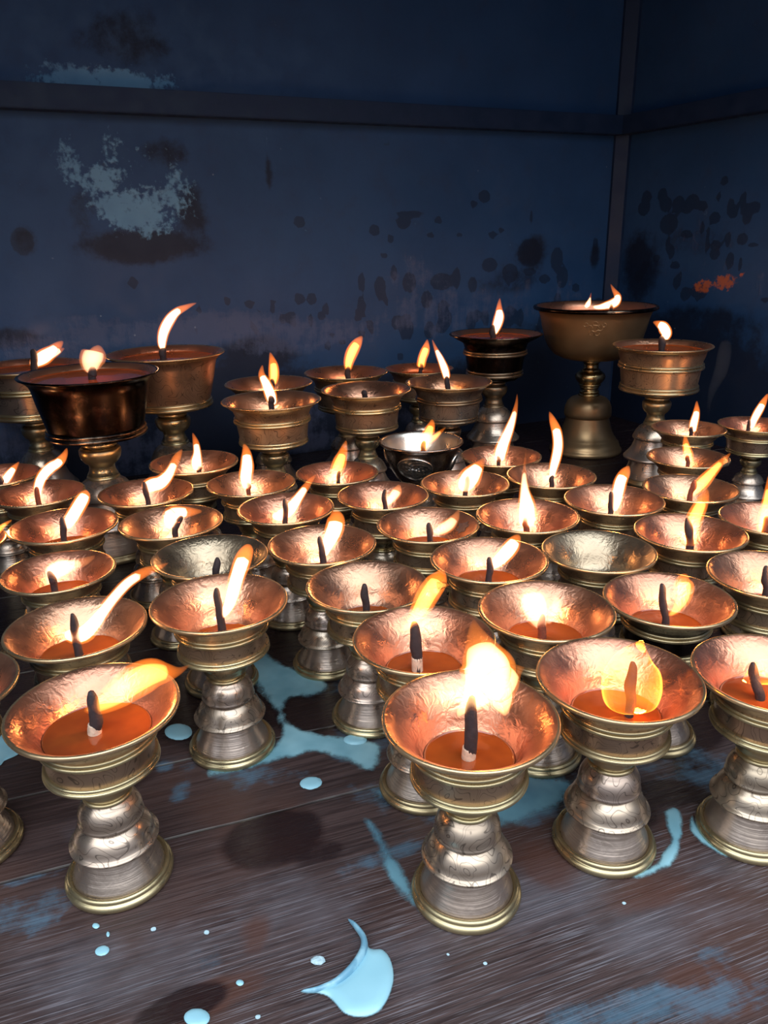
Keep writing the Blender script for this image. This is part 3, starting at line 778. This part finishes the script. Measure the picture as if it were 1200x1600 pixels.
wet = t.step(t.math('ADD', t.attr('wet'), t.math('MULTIPLY', t.math('SUBTRACT', big2, .5), .7)), .38, .62)
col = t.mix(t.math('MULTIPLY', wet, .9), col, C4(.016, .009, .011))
wn_ = t.noise(co, 40, 5, .7)
wn2 = t.noise(fine, 4, 3, .6)
blue = t.step(t.math('ADD', t.attr('wax'), t.math('ADD', t.math('MULTIPLY', t.math('SUBTRACT', wn_, .5), 1.9), t.math('MULTIPLY', t.math('SUBTRACT', wn2, .5), .7))), .42, 1.05)
col = t.mix(t.math('MULTIPLY', blue, .6), col, C4(.085, .18, .27))
# seams between planks
sx = t.add('ShaderNodeSeparateXYZ'); t.l.new(t.coord(rot=(0, 0, -PA)), sx.inputs[0])
wob = t.math('MULTIPLY', t.math('SUBTRACT', t.noise(co, 12, 2), .5), .004)
yy = t.math('ADD', sx.outputs['Y'], wob)
seam = None
for q in (-.12, .085, .462, .547, .74, .93, 1.12, 1.31, 1.5):
    d = t.step(t.math('ABSOLUTE', t.math('SUBTRACT', yy, q)), .0005, .0016, 1, 0)
    seam = d if seam is None else t.math('MAXIMUM', seam, d)
col = t.mix(t.math('MULTIPLY', seam, .75), col, t.mix(t.step(big2, .35, .65), C4(.02, .015, .015), C4(.20, .19, .18)))
rough = t.math('ADD', t.math('MULTIPLY', wet, -.30), t.step(g1, .3, .7, .42, .62))
hgt = t.math('ADD', t.math('MULTIPLY', g2, .5), t.math('ADD', g1, t.math('MULTIPLY', seam, -1.5)))
nb = t.bump(hgt, .55, .0012)
t.bsdf(col, rough, 0, nb, Specular_IOR_Level=.5)

SPOT_Z = lambda u, v: on_floor(u, v)
def fpx(u, v, w, h, amp=1.0, ang=0.0):
    """ellipse on the floor covering about w x h pixels centred on (u,v)"""
    a = on_floor(u - w / 2, v); b = on_floor(u + w / 2, v); c_ = on_floor(u, v - h / 2); d = on_floor(u, v + h / 2)
    cc = on_floor(u, v)
    return (cc[0], cc[1], math.hypot(b[0] - a[0], b[1] - a[1]) / 2, math.hypot(c_[0] - d[0], c_[1] - d[1]) / 2, ang, amp)

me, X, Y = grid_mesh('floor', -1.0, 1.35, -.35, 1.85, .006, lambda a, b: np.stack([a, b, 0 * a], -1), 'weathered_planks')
wet = blob(X, Y, [fpx(430, 1305, 170, 90, .95, .35), fpx(480, 1110, 120, 90, 1), fpx(430, 1000, 160, 90, 1), fpx(165, 1210, 190, 90, .6), fpx(950, 1255, 190, 110, .85), fpx(290, 1570, 160, 60, .8, .4),
    fpx(1110, 1230, 90, 130, .9), fpx(1060, 1130, 150, 90, .9), fpx(500, 1330, 120, 50, .6, .35), fpx(310, 1130, 120, 60, .75), fpx(880, 1190, 120, 60, .9), fpx(1040, 1240, 120, 50, .7),
    fpx(640, 1240, 150, 60, .7)])
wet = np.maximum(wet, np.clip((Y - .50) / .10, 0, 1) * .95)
waxm = blob(X, Y, [fpx(700, 1245, 280, 70, .95), fpx(820, 1265, 130, 50, .95), fpx(960, 1170, 280, 110, .62), fpx(1100, 1200, 140, 80, .7), fpx(45, 1430, 170, 70, .75, .35), fpx(40, 1375, 120, 16, .9, .37),
    fpx(1060, 1565, 330, 70, .95, .1), fpx(920, 1590, 220, 50, .8), fpx(400, 1215, 170, 40, .7), fpx(330, 1190, 120, 50, .5), fpx(610, 1335, 40, 140, .8, 2.0), fpx(330, 1490, 130, 60, .45, .3), fpx(285, 1235, 34, 40, .9),
    fpx(258, 1196, 34, 20, .9), fpx(500, 1060, 180, 60, .7), fpx(560, 1165, 120, 60, .8), fpx(1170, 1250, 120, 120, .5), fpx(1100, 1500, 200, 60, .45)])
worn = .25 + .85 * np.clip((.46 - (Y - X * .36)) / .12, 0, 1)
haze = blob(X, Y, [fpx(200, 1500, 380, 160, .8, .3), fpx(480, 1440, 300, 160, .7, .3), fpx(820, 1400, 420, 120, .75, .3), fpx(1050, 1450, 300, 100, .8, .3), fpx(1120, 1340, 200, 90, .6), fpx(640, 1500, 300, 120, .6, .3), fpx(150, 1290, 200, 60, .4)])
red = blob(X, Y, [fpx(1020, 1390, 180, 60, .7, .3), fpx(850, 1340, 120, 90, .7), fpx(400, 1460, 60, 80, .7), fpx(330, 1560, 200, 60, .9, .5), fpx(1120, 1540, 180, 90, .9), fpx(440, 1320, 180, 60, .7, .3), fpx(1060, 1300, 80, 80, .7), fpx(830, 1500, 150, 80, .5)])
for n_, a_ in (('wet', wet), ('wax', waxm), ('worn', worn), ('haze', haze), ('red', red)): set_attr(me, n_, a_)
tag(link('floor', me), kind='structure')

# walls
def wall_mat(name):
    t = NT(name)
    co = t.coord()
    n1, n2, n3 = t.noise(co, 5, 5, .6), t.noise(co, 28, 5, .7), t.noise(co, 110, 3, .6)
    streak = t.noise(t.coord(scale=(22, 22, 3)), 3, 4, .65)
    base = t.mix(t.step(n1, .3, .7), C4(.019, .064, .165), C4(.028, .084, .205))
    base = t.mix(t.math('MULTIPLY', t.step(n2, .5, .75), .25), base, C4(.045, .06, .11))
    dk = t.step(t.math('ADD', t.attr('soot'), t.math('MULTIPLY', t.math('SUBTRACT', n2, .5), .9)), .3, .75)  # soot patches, plus the ramp that gets darker towards the bottom of the sheet
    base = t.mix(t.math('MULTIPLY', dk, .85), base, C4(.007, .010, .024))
    sp = t.step(t.math('ADD', t.attr('spot'), t.math('MULTIPLY', t.math('SUBTRACT', n3, .5), .25)), .48, .60)
    base = t.mix(t.math('MULTIPLY', sp, .62), base, C4(.009, .014, .032))
    pu = t.step(t.math('ADD', t.attr('grime'), t.math('ADD', t.math('MULTIPLY', t.math('SUBTRACT', n2, .5), 1.6), t.math('MULTIPLY', t.math('SUBTRACT', streak, .5), .8))), .5, .95)
    base = t.mix(t.math('MULTIPLY', pu, .6), base, C4(.095, .12, .22))
    cm = t.math('ADD', t.attr('crust'), t.math('ADD', t.math('MULTIPLY', t.math('SUBTRACT', n2, .5), 2.1), t.math('MULTIPLY', t.math('SUBTRACT', n3, .5), 1.7)))
    cr = t.step(cm, .56, 1.05)
    crc = t.mix(t.step(n1, .3, .7), C4(.20, .46, .68), C4(.12, .30, .50))
    base = t.mix(t.math('MULTIPLY', cr, .85), base, crc)
    refl = t.step(t.math('ADD', t.attr('flame_reflection'), t.math('MULTIPLY', t.math('SUBTRACT', n3, .5), 1.6)), .45, .8)
    base = t.mix(t.math('MULTIPLY', refl, .8), base, C4(.62, .15, .04))  # orange reflection of the flames, painted into the wall colour
    v = t.add('ShaderNodeTexVoronoi'); t.l.new(co, v.inputs['Vector']); v.inputs['Scale'].default_value = 26; v.inputs['Randomness'].default_value = 1
    speck = t.math('MULTIPLY', t.step(v.outputs['Distance'], .028, .05, 1, 0), t.step(n2, .5, .6))
    base = t.mix(t.math('MULTIPLY', speck, .5), base, C4(.3, .38, .45))
    rough = t.step(n2, .3, .7, .38, .6)
    b = t.bump(t.math('ADD', t.math('MULTIPLY', cr, .6), t.math('ADD', t.math('MULTIPLY', n2, .5), t.math('MULTIPLY', pu, .5))), .5, .002)
    t.bsdf(base, rough, 0, b, Specular_IOR_Level=.35)
wall_mat('painted_sheet_metal')

def wall_uv(u, v, dirv, nrm):
    P = on_plane(u, v, CORNER, nrm)
    return ((P - CORNER).dot(dirv), P.z)
def wpx(dirv, nrm):
    def f(u, v, w, h, amp=1.0, ang=0.0):
        a = wall_uv(u - w / 2, v, dirv, nrm); b = wall_uv(u + w / 2, v, dirv, nrm)
        c_ = wall_uv(u, v - h / 2, dirv, nrm); d = wall_uv(u, v + h / 2, dirv, nrm)
        cc = wall_uv(u, v, dirv, nrm)
        return (cc[0], cc[1], abs(a[0] - b[0]) / 2, abs(c_[1] - d[1]) / 2, ang, amp)
    return f
WB, WR = wpx(DB, NB), wpx(DR, NR)
HTOP = .98
def build_wall(name, dirv, length, crust, soot, spot, grime, flame_reflection):
    P0 = CORNER
    def pos(a, b):
        d = np.array(dirv); return np.array(P0)[None, :] + a[:, None] * d[None, :] + np.stack([0 * a, 0 * a, b], -1)
    me, X, Y = grid_mesh(name, 0, length, 0, HTOP, .008, pos, 'painted_sheet_metal')
    rnd = np.random.RandomState(3)
    set_attr(me, 'crust', blob(X, Y, crust)); set_attr(me, 'soot', np.maximum(blob(X, Y, soot), np.clip((.21 - Y - .06 * X) / .08, 0, 1)))     # darker towards the bottom of the sheet
    set_attr(me, 'spot', blob(X, Y, spot)); set_attr(me, 'grime', blob(X, Y, grime)); set_attr(me, 'flame_reflection', blob(X, Y, flame_reflection))
    return tag(link(name, me), kind='structure')
crust = [WB(165, 128, 220, 50, 1.4), WB(70, 132, 120, 22, .75), WB(245, 140, 90, 14, .85),
         WB(210, 325, 160, 75, 1.15), WB(165, 285, 90, 70, .95), WB(108, 255, 46, 80, .9), WB(175, 232, 40, 70, .85), WB(280, 288, 50, 66, .84), WB(230, 352, 90, 50, 1.0), WB(255, 312, 90, 40, 1.0),
         WB(417, 215, 8, 30, .7), WB(205, 250, 100, 70, .42)]
soot = [WB(225, 385, 190, 60, .95), WB(300, 330, 60, 110, .7), WB(130, 330, 60, 80, .6), WB(200, 60, 160, 110, .6), WB(260, 240, 90, 60, .55), WB(40, 375, 50, 60, .6), WB(420, 270, 14, 60, .8),
        WB(900, 560, 300, 120, 1), WB(600, 640, 500, 90, 1), WB(300, 620, 500, 110, .95), WB(860, 640, 200, 200, 1), WB(40, 640, 120, 120, .8), WB(930, 400, 16, 50, .8), WB(830, 395, 50, 60, .8), WB(400, 560, 140, 80, .9),
        WB(800, 440, 120, 50, .55), WB(20, 530, 120, 40, .7)]
spot = [WB(757, 307, 20, 22), WB(740, 319, 12, 14), WB(468, 347, 20, 20), WB(585, 360, 18, 20), WB(630, 348, 22, 22), WB(640, 335, 60, 18, .7), WB(685, 344, 14, 12), WB(770, 367, 14, 14), WB(783, 360, 10, 12), WB(673, 367, 12, 12),
        WB(634, 345, 18, 22), WB(610, 373, 12, 14), WB(828, 395, 40, 46), WB(765, 414, 26, 24), WB(797, 427, 26, 32), WB(870, 405, 20, 40), WB(208, 442, 18, 20), WB(487, 467, 18, 20), WB(467, 467, 16, 20), WB(355, 470, 14, 14),
        WB(690, 440, 40, 30, .9), WB(830, 340, 10, 30, .7), WB(390, 475, 18, 14), WB(565, 480, 16, 16), WB(718, 367, 14, 14, .7), WB(600, 400, 10, 12), WB(930, 385, 8, 40, .9), WB(35, 378, 44, 54, .8), WB(605, 225, 20, 24, .55)]
rr = random.Random(5)
for i in range(46):
    spot.append(WB(rr.uniform(560, 940), rr.uniform(420, 520), rr.uniform(8, 24), rr.uniform(12, 40), .9))
for i in range(30):
    spot.append(WB(rr.uniform(300, 640), rr.uniform(470, 560), rr.uniform(6, 16), rr.uniform(10, 26), .85))
grime = [WB(330, 515, 280, 64, 1.0), WB(200, 520, 300, 50, .85), WB(60, 545, 200, 56, .85), WB(480, 525, 280, 64, .85), WB(640, 430, 120, 70, .6), WB(700, 490, 240, 90, .72), WB(840, 470, 200, 80, .6), WB(120, 500, 100, 24, .7),
         WB(460, 650, 120, 80, .85), WB(220, 700, 160, 120, .8), WB(20, 680, 160, 140, .8), WB(480, 690, 100, 40, 1.0), WB(650, 640, 100, 60, .7)]
build_wall('wall_back', DB, 1.75, crust, soot, spot, grime, [])
flame_reflection = [WR(1100, 447, 40, 24, .74), WR(1132, 441, 36, 28, .86), WR(1158, 432, 14, 18, .6)]  # patches where reflected flame light is painted on the right wall
soot = [WR(1050, 560, 300, 140, 1), WR(1120, 620, 250, 160, 1), WR(1000, 420, 60, 120, .8), WR(1100, 500, 200, 50, .7), WR(1080, 380, 220, 60, .4)]
spot = []
for i in range(44):
    spot.append(WR(rr.uniform(995, 1200), rr.uniform(300, 470), rr.uniform(8, 22), rr.uniform(10, 34), .9))
spot += [WR(1132, 283, 14, 16), WR(1035, 305, 16, 24), WR(1060, 320, 20, 30), WR(1082, 315, 22, 26), WR(1095, 322, 14, 16), WR(1106, 375, 6, 46), WR(1045, 350, 30, 34)]
grime = [WR(1100, 400, 200, 120, .42), WR(1180, 440, 120, 60, .5)]
build_wall('wall_right', DR, 1.7, [], soot, spot, grime, flame_reflection)

def prism(name, mat, pts, parent=None):
    """list of 8-corner boxes [(origin, ex, ey, ez)] in one mesh, bevelled"""
    bm = bmesh.new()
    for (o, ex, ey, ez) in pts:
        v = [bm.verts.new(o + ex * i + ey * j + ez * k) for k in (0, 1) for j in (0, 1) for i in (0, 1)]
        for f in ((0, 2, 3, 1), (4, 5, 7, 6), (0, 1, 5, 4), (2, 6, 7, 3), (0, 4, 6, 2), (1, 3, 7, 5)):
            bm.faces.new([v[q] for q in f])
    bmesh.ops.recalc_face_normals(bm, faces=bm.faces)
    bmesh.ops.bevel(bm, geom=list(bm.edges), offset=.0012, segments=2, affect='EDGES')
    me = bpy.data.meshes.new(name); bm.to_mesh(me); bm.free()
    me.materials.append(MATS[mat])
    return link(name, me, parent)
t = NT('iron_frame'); co = t.coord()
n1 = t.noise(co, 30, 4, .6)
c = t.mix(t.step(n1, .3, .7), C4(.010, .026, .068), C4(.016, .036, .088))
t.bsdf(c, t.step(n1, .3, .7, .35, .6), 0, t.bump(t.noise(co, 60, 4), .4, .001), Specular_IOR_Level=.3)
UPV = Vector((0, 0, 1))
zb = .5675; hb = .034
tag(prism('trim_1', 'iron_frame', [(CORNER + UPV * zb + DB * .02, DB * 1.72, NB * .030, UPV * hb)]), kind='structure')
tag(prism('trim_2', 'iron_frame', [(CORNER + UPV * zb + DR * .02, DR * 1.66, NR * .030, UPV * hb)]), kind='structure')
dq = .024
bm = bmesh.new()
ring_ = [CORNER, CORNER + DB * dq, CORNER + DB * dq + NB * .006, CORNER + DR * dq + NR * .006, CORNER + DR * dq]
lo_ = [bm.verts.new(p) for p in ring_]; hi_ = [bm.verts.new(p + UPV * HTOP) for p in ring_]
for i in range(5):
    bm.faces.new([lo_[i], lo_[(i + 1) % 5], hi_[(i + 1) % 5], hi_[i]])
bm.faces.new(lo_[::-1]); bm.faces.new(hi_)
bmesh.ops.recalc_face_normals(bm, faces=bm.faces)
me = bpy.data.meshes.new('trim_3'); bm.to_mesh(me); bm.free(); me.materials.append(MATS['iron_frame'])
tag(link('trim_3', me), kind='structure')
# roof and left side of the cabinet (out of view, they shade the inside)
LC = CORNER + DB * 1.75
tag(prism('unseen_ceiling', 'iron_frame', [(CORNER + UPV * HTOP, DB * 1.75, NB * .95, UPV * .01)]), kind='structure')
tag(prism('unseen_wall_left', 'iron_frame', [(LC, DB * .01, NB * 1.0, UPV * HTOP)]), kind='structure')

# ------------------------------------------------------------------ wax spills on the planks
def wax_mat(name, ca, cb, alpha, rough=.3):
    t = NT(name); co = t.coord()
    n1 = t.noise(co, 60, 5, .7); n2 = t.noise(co, 18, 3, .6)
    d = t.math('ADD', t.attr('inside'), t.math('ADD', t.math('MULTIPLY', t.math('SUBTRACT', n1, .5), alpha[1]), t.math('MULTIPLY', t.math('SUBTRACT', n2, .5), alpha[2])))
    a = t.math('MULTIPLY', t.step(d, .0, alpha[3]), alpha[0])
    c = t.mix(t.step(n2, .3, .7), C4(*ca), C4(*cb))
    b = t.bsdf(c, rough, 0, t.bump(n1, .15, .001), Alpha=a, Subsurface_Weight=.0, Coat_Weight=.3)
wax_mat('set_wax', (.30, .58, .70), (.36, .66, .78), (1.0, .10, .0, .12))
wax_mat('thin_wax', (.18, .40, .50), (.34, .62, .72), (.92, 1.5, 1.0, .7), .35)

wax_mat('wax_film', (.10, .24, .34), (.20, .44, .56), (.75, 1.6, 1.3, .9), .3)

def puddle(name, poly_px, label, mat='set_wax', hmax=.0012, edge=.003, step=.0015, pad=.002, cat='wax spill', group=None, holes=()):
    poly = [on_floor(u, v) for u, v in poly_px]
    P = np.array(poly)
    # smooth outline
    sm = smooth_curve([tuple(p) for p in poly] + [tuple(poly[0])], len(poly) * 6)
    poly = np.array(sm)[:-1]
    x0, y0 = P.min(0) - .006; x1, y1 = P.max(0) + .006
    nx, ny = int((x1 - x0) / step) + 2, int((y1 - y0) / step) + 2
    X, Y = np.meshgrid(x0 + np.arange(nx) * step, y0 + np.arange(ny) * step)
    D = seg_dist(X.ravel(), Y.ravel(), poly)
    for hx, hy, rx, ry in holes:
        c_ = on_floor(hx, hy); 
        a = on_floor(hx - rx, hy); b = on_floor(hx, hy - ry)
        rx_, ry_ = abs(a[0] - c_[0]), abs(b[1] - c_[1])
        dd = (np.hypot((X.ravel() - c_[0]) / rx_, (Y.ravel() - c_[1]) / ry_) - 1) * min(rx_, ry_)
        D = np.minimum(D, dd)
    D = D.reshape(X.shape)
    keep = D > -pad
    quad = keep[:-1, :-1] & keep[1:, :-1] & keep[:-1, 1:] & keep[1:, 1:]
    idx = -np.ones(X.shape, int)
    used = np.zeros(X.shape, bool)
    used[:-1, :-1] |= quad; used[1:, :-1] |= quad; used[:-1, 1:] |= quad; used[1:, 1:] |= quad
    idx[used] = np.arange(used.sum())
    e_ = np.clip(D / edge, 0, 1)
    Z = .0004 + hmax * np.sqrt(np.clip(1 - (1 - e_) ** 2, 0, 1))
    vs = np.stack([X[used], Y[used], Z[used]], -1)
    j, i = np.nonzero(quad)
    fs = np.stack([idx[j, i], idx[j, i + 1], idx[j + 1, i + 1], idx[j + 1, i]], -1)
    ctr = vs[:, :2].mean(0)
    vs[:, 0] -= ctr[0]; vs[:, 1] -= ctr[1]
    me = mesh_from(name, vs.tolist(), fs.tolist(), [mat])
    set_attr(me, 'inside', np.clip(D[used] / edge, -1, 1.2))
    o = link(name, me); o.location = (ctr[0], ctr[1], 0)
    return tag(o, label, cat, group)

def ell(u, v, w, h, n=14, tilt=0):
    c_, s_ = math.cos(tilt), math.sin(tilt)
    return [(u + w / 2 * math.cos(a) * c_ - h / 2 * math.sin(a) * s_, v + w / 2 * math.cos(a) * s_ + h / 2 * math.sin(a) * c_) for a in [2 * math.pi * k / n for k in range(n)]]

puddle('wax_spill', [(372, 1018), (412, 1018), (450, 1040), (500, 1058), (515, 1075), (495, 1090), (462, 1092), (446, 1108), (452, 1128), (480, 1142), (520, 1150), (570, 1155), (598, 1170), (592, 1200), (565, 1208),
        (540, 1192), (500, 1180), (455, 1186), (415, 1200), (360, 1212), (325, 1214), (330, 1200), (385, 1190), (425, 1165), (436, 1140), (424, 1105), (400, 1075), (385, 1045)],
       'large pale blue wax spill between the left and centre lamp feet', 'thin_wax', .0009, .010)
puddle('wax_spill', ell(279, 1145, 44, 26), 'oval pale blue wax drop between the two left front lamps', hmax=.0018, edge=.004)
puddle('wax_spill', ell(486, 1225, 36, 20, tilt=-.1), 'small bright wax drop on bare wood below the large blue spill', hmax=.0018, edge=.004)
puddle('wax_spill', ell(555, 1158, 38, 17), 'small smooth wax drop lying on the right end of the large spill', hmax=.0026, edge=.004)
puddle('wax_spill', [(-30, 1135), (0, 1148), (20, 1160), (37, 1172), (22, 1184), (8, 1190), (0, 1198), (-30, 1210)], 'wedge of blue wax at the left edge beside the front left lamp bowl', hmax=.0016, edge=.004)
puddle('wax_spill', ell(150, 1448, 12, 9), 'tiny round wax drop, upper one left of centre in the foreground', edge=.002, step=.0006, pad=.0008)
puddle('wax_spill', ell(160, 1487, 24, 16, tilt=-.3), 'small wax drop in the left foreground, biggest of the short trail', edge=.003, step=.0008, pad=.0008)
puddle('wax_spill', ell(169, 1461, 6, 9), 'speck of wax right of the foreground trail at left', edge=.002, step=.0005, pad=.0006)
puddle('wax_spill', ell(375, 1537, 13, 10), 'small wax drop beside the dark stain at the bottom', edge=.002, step=.0006, pad=.0008)
puddle('wax_spill', ell(308, 1592, 42, 30), 'round wax drop cut by the bottom edge of the photo', hmax=.0018, edge=.004, step=.001)
puddle('wax_spill', [(1036, 1268), (1052, 1262), (1066, 1272), (1070, 1300), (1062, 1330), (1045, 1356), (1015, 1370), (975, 1374), (940, 1366), (920, 1352), (945, 1358), (985, 1364), (1018, 1354), (1036, 1334), (1044, 1310), (1038, 1290)],
       'curved blue wax streak hugging the right side of the second front lamp from right', 'thin_wax', .0012, .005)
puddle('wax_spill', [(1082, 1270), (1092, 1292), (1115, 1312), (1150, 1328), (1210, 1336), (1210, 1350), (1150, 1344), (1110, 1330), (1084, 1306), (1074, 1285)],
       'thin wax rim around the foot of the front right lamp', 'thin_wax', .0009, .004)
puddle('wax_spill', [(575, 1232), (592, 1248), (640, 1268), (700, 1276), (752, 1276), (782, 1292), (812, 1292), (840, 1278), (868, 1268), (890, 1250), (905, 1228), (880, 1212), (840, 1208), (800, 1200), (740, 1210), (680, 1230), (620, 1232)],
       'blue wax film spread around the foot behind the front centre lamp', 'wax_film', .0006, .012)
puddle('wax_spill', [(566, 1278), (580, 1278), (596, 1292), (612, 1322), (630, 1358), (652, 1400), (664, 1424), (650, 1420), (622, 1396), (600, 1362), (584, 1322), (570, 1298)],
       'long thin bluish wax smear left of the front centre lamp foot', 'wax_film', .0005, .007)

# the broken crescent of set wax in the foreground
out_px = [(545, 1440), (560, 1450), (574, 1478), (582, 1485), (598, 1486), (610, 1500), (616, 1525), (612, 1550), (600, 1575), (585, 1588), (562, 1593), (540, 1588), (524, 1572), (514, 1562), (498, 1556), (472, 1554), (470, 1550), (500, 1548),
          (522, 1540), (542, 1526), (556, 1510), (566, 1490), (566, 1468), (556, 1450)]
cr_root = puddle('wax_shard', out_px, 'crescent of broken pale blue wax with raised inner lip in the foreground', hmax=.0035, edge=.007, step=.0009, pad=.0008, cat='wax piece')
lip_px = [(543, 1439), (556, 1452), (568, 1472), (568, 1492), (558, 1511), (544, 1527), (524, 1541), (500, 1550), (472, 1553)]
cx_, cy_ = cr_root.location.x, cr_root.location.y
lip = []
for i, (u, v) in enumerate(lip_px):
    q = on_floor(u, v); w = .0022 * (1 - abs(i / 4 - 1) ** 2 * .7)
    lip.append((Vector((q[0] - cx_, q[1] - cy_, .0015 + w * .8)), w))
vs, fs = tube_mesh([{'pr': lip, 'n': UPV}], None, seg=12, n=50, depth=1.6, noise_amp=.0006)
t = NT('wax_lip'); co = t.coord(); t.bsdf(t.mix(t.step(t.noise(co, 120, 3), .4, .6), C4(.16, .36, .50), C4(.30, .55, .68)), .35)
lp = link('raised_lip', mesh_from('raised_lip', vs, fs, ['wax_lip']), cr_root); lp['label'] = 'darker blue raised inner lip'

# small crumbs of wax
for i, (u, v, w) in enumerate([(497, 1503, 14), (240, 1453, 7), (323, 1458, 7), (403, 1590, 6), (758, 1506, 5), (700, 1492, 4), (975, 1412, 5)]):
    q = on_floor(u, v); bm = bmesh.new()
    bmesh.ops.create_icosphere(bm, subdivisions=2, radius=w * .5 / 2300)
    for vv in bm.verts:
        vv.co += Vector(mnoise.noise_vector(vv.co * 700 + Vector((i, 0, 0)))) * w * .1 / 2300
        vv.co.z = vv.co.z * .5; vv.co.x *= 1.4 if i == 0 else 1.1
    me = bpy.data.meshes.new('wax_crumb'); bm.to_mesh(me); bm.free(); me.materials.append(MATS['wax_drip'])
    o = link('wax_crumb', me); o.location = (q[0], q[1], w * .2 / 2300)
    tag(o, ['whitish flake of wax left of the blue crescent', 'pale crumb of wax on the planks below the front left lamp', 'pale crumb of wax in the lower left middle of the planks', 'pale crumb of wax at the bottom edge left of the crescent',
            'pale crumb of wax right of the crescent', 'pale crumb of wax between the crescent and the front centre foot', 'pale crumb of wax below the second front lamp from right'][i], 'wax crumb', 'wax crumbs on the planks')

# ------------------------------------------------------------------ lamps
for k in sorted(LAMPS): make_lamp(k, LAMPS[k])

# wisp of smoke rising behind the right column of lamps
t = NT('thin_smoke')
vsn = t.add('ShaderNodeVolumeScatter'); vsn.inputs['Color'].default_value = C4(.75, .82, 1.0); vsn.inputs['Density'].default_value = 3.0
t.l.new(vsn.outputs[0], t.out.inputs['Volume'])
axp = Vector((.50, 1.16, 0)); nn = Vector((.4, .92, 0)).normalized()
pts = [(1107, 655, 3), (1107, 640, 5), (1109, 624, 8), (1114, 608, 12), (1121, 592, 17), (1128, 574, 20), (1132, 552, 20), (1134, 530, 14)]
pr = []
for u, v, w in pts:
    pr.append((on_plane(u, v, axp, nn), w * .5 / 1000))
org = pr[0][0].copy()
vs, fs = tube_mesh([{'pr': [(p - org, r) for p, r in pr], 'n': nn}], None, seg=14, n=30, depth=.8)
o = link('smoke_wisp', mesh_from('smoke_wisp', vs, fs, ['thin_smoke'])); o.location = org
tag(o, 'faint bluish wisp of smoke rising behind the right column of small lamps', 'smoke', kind='stuff')
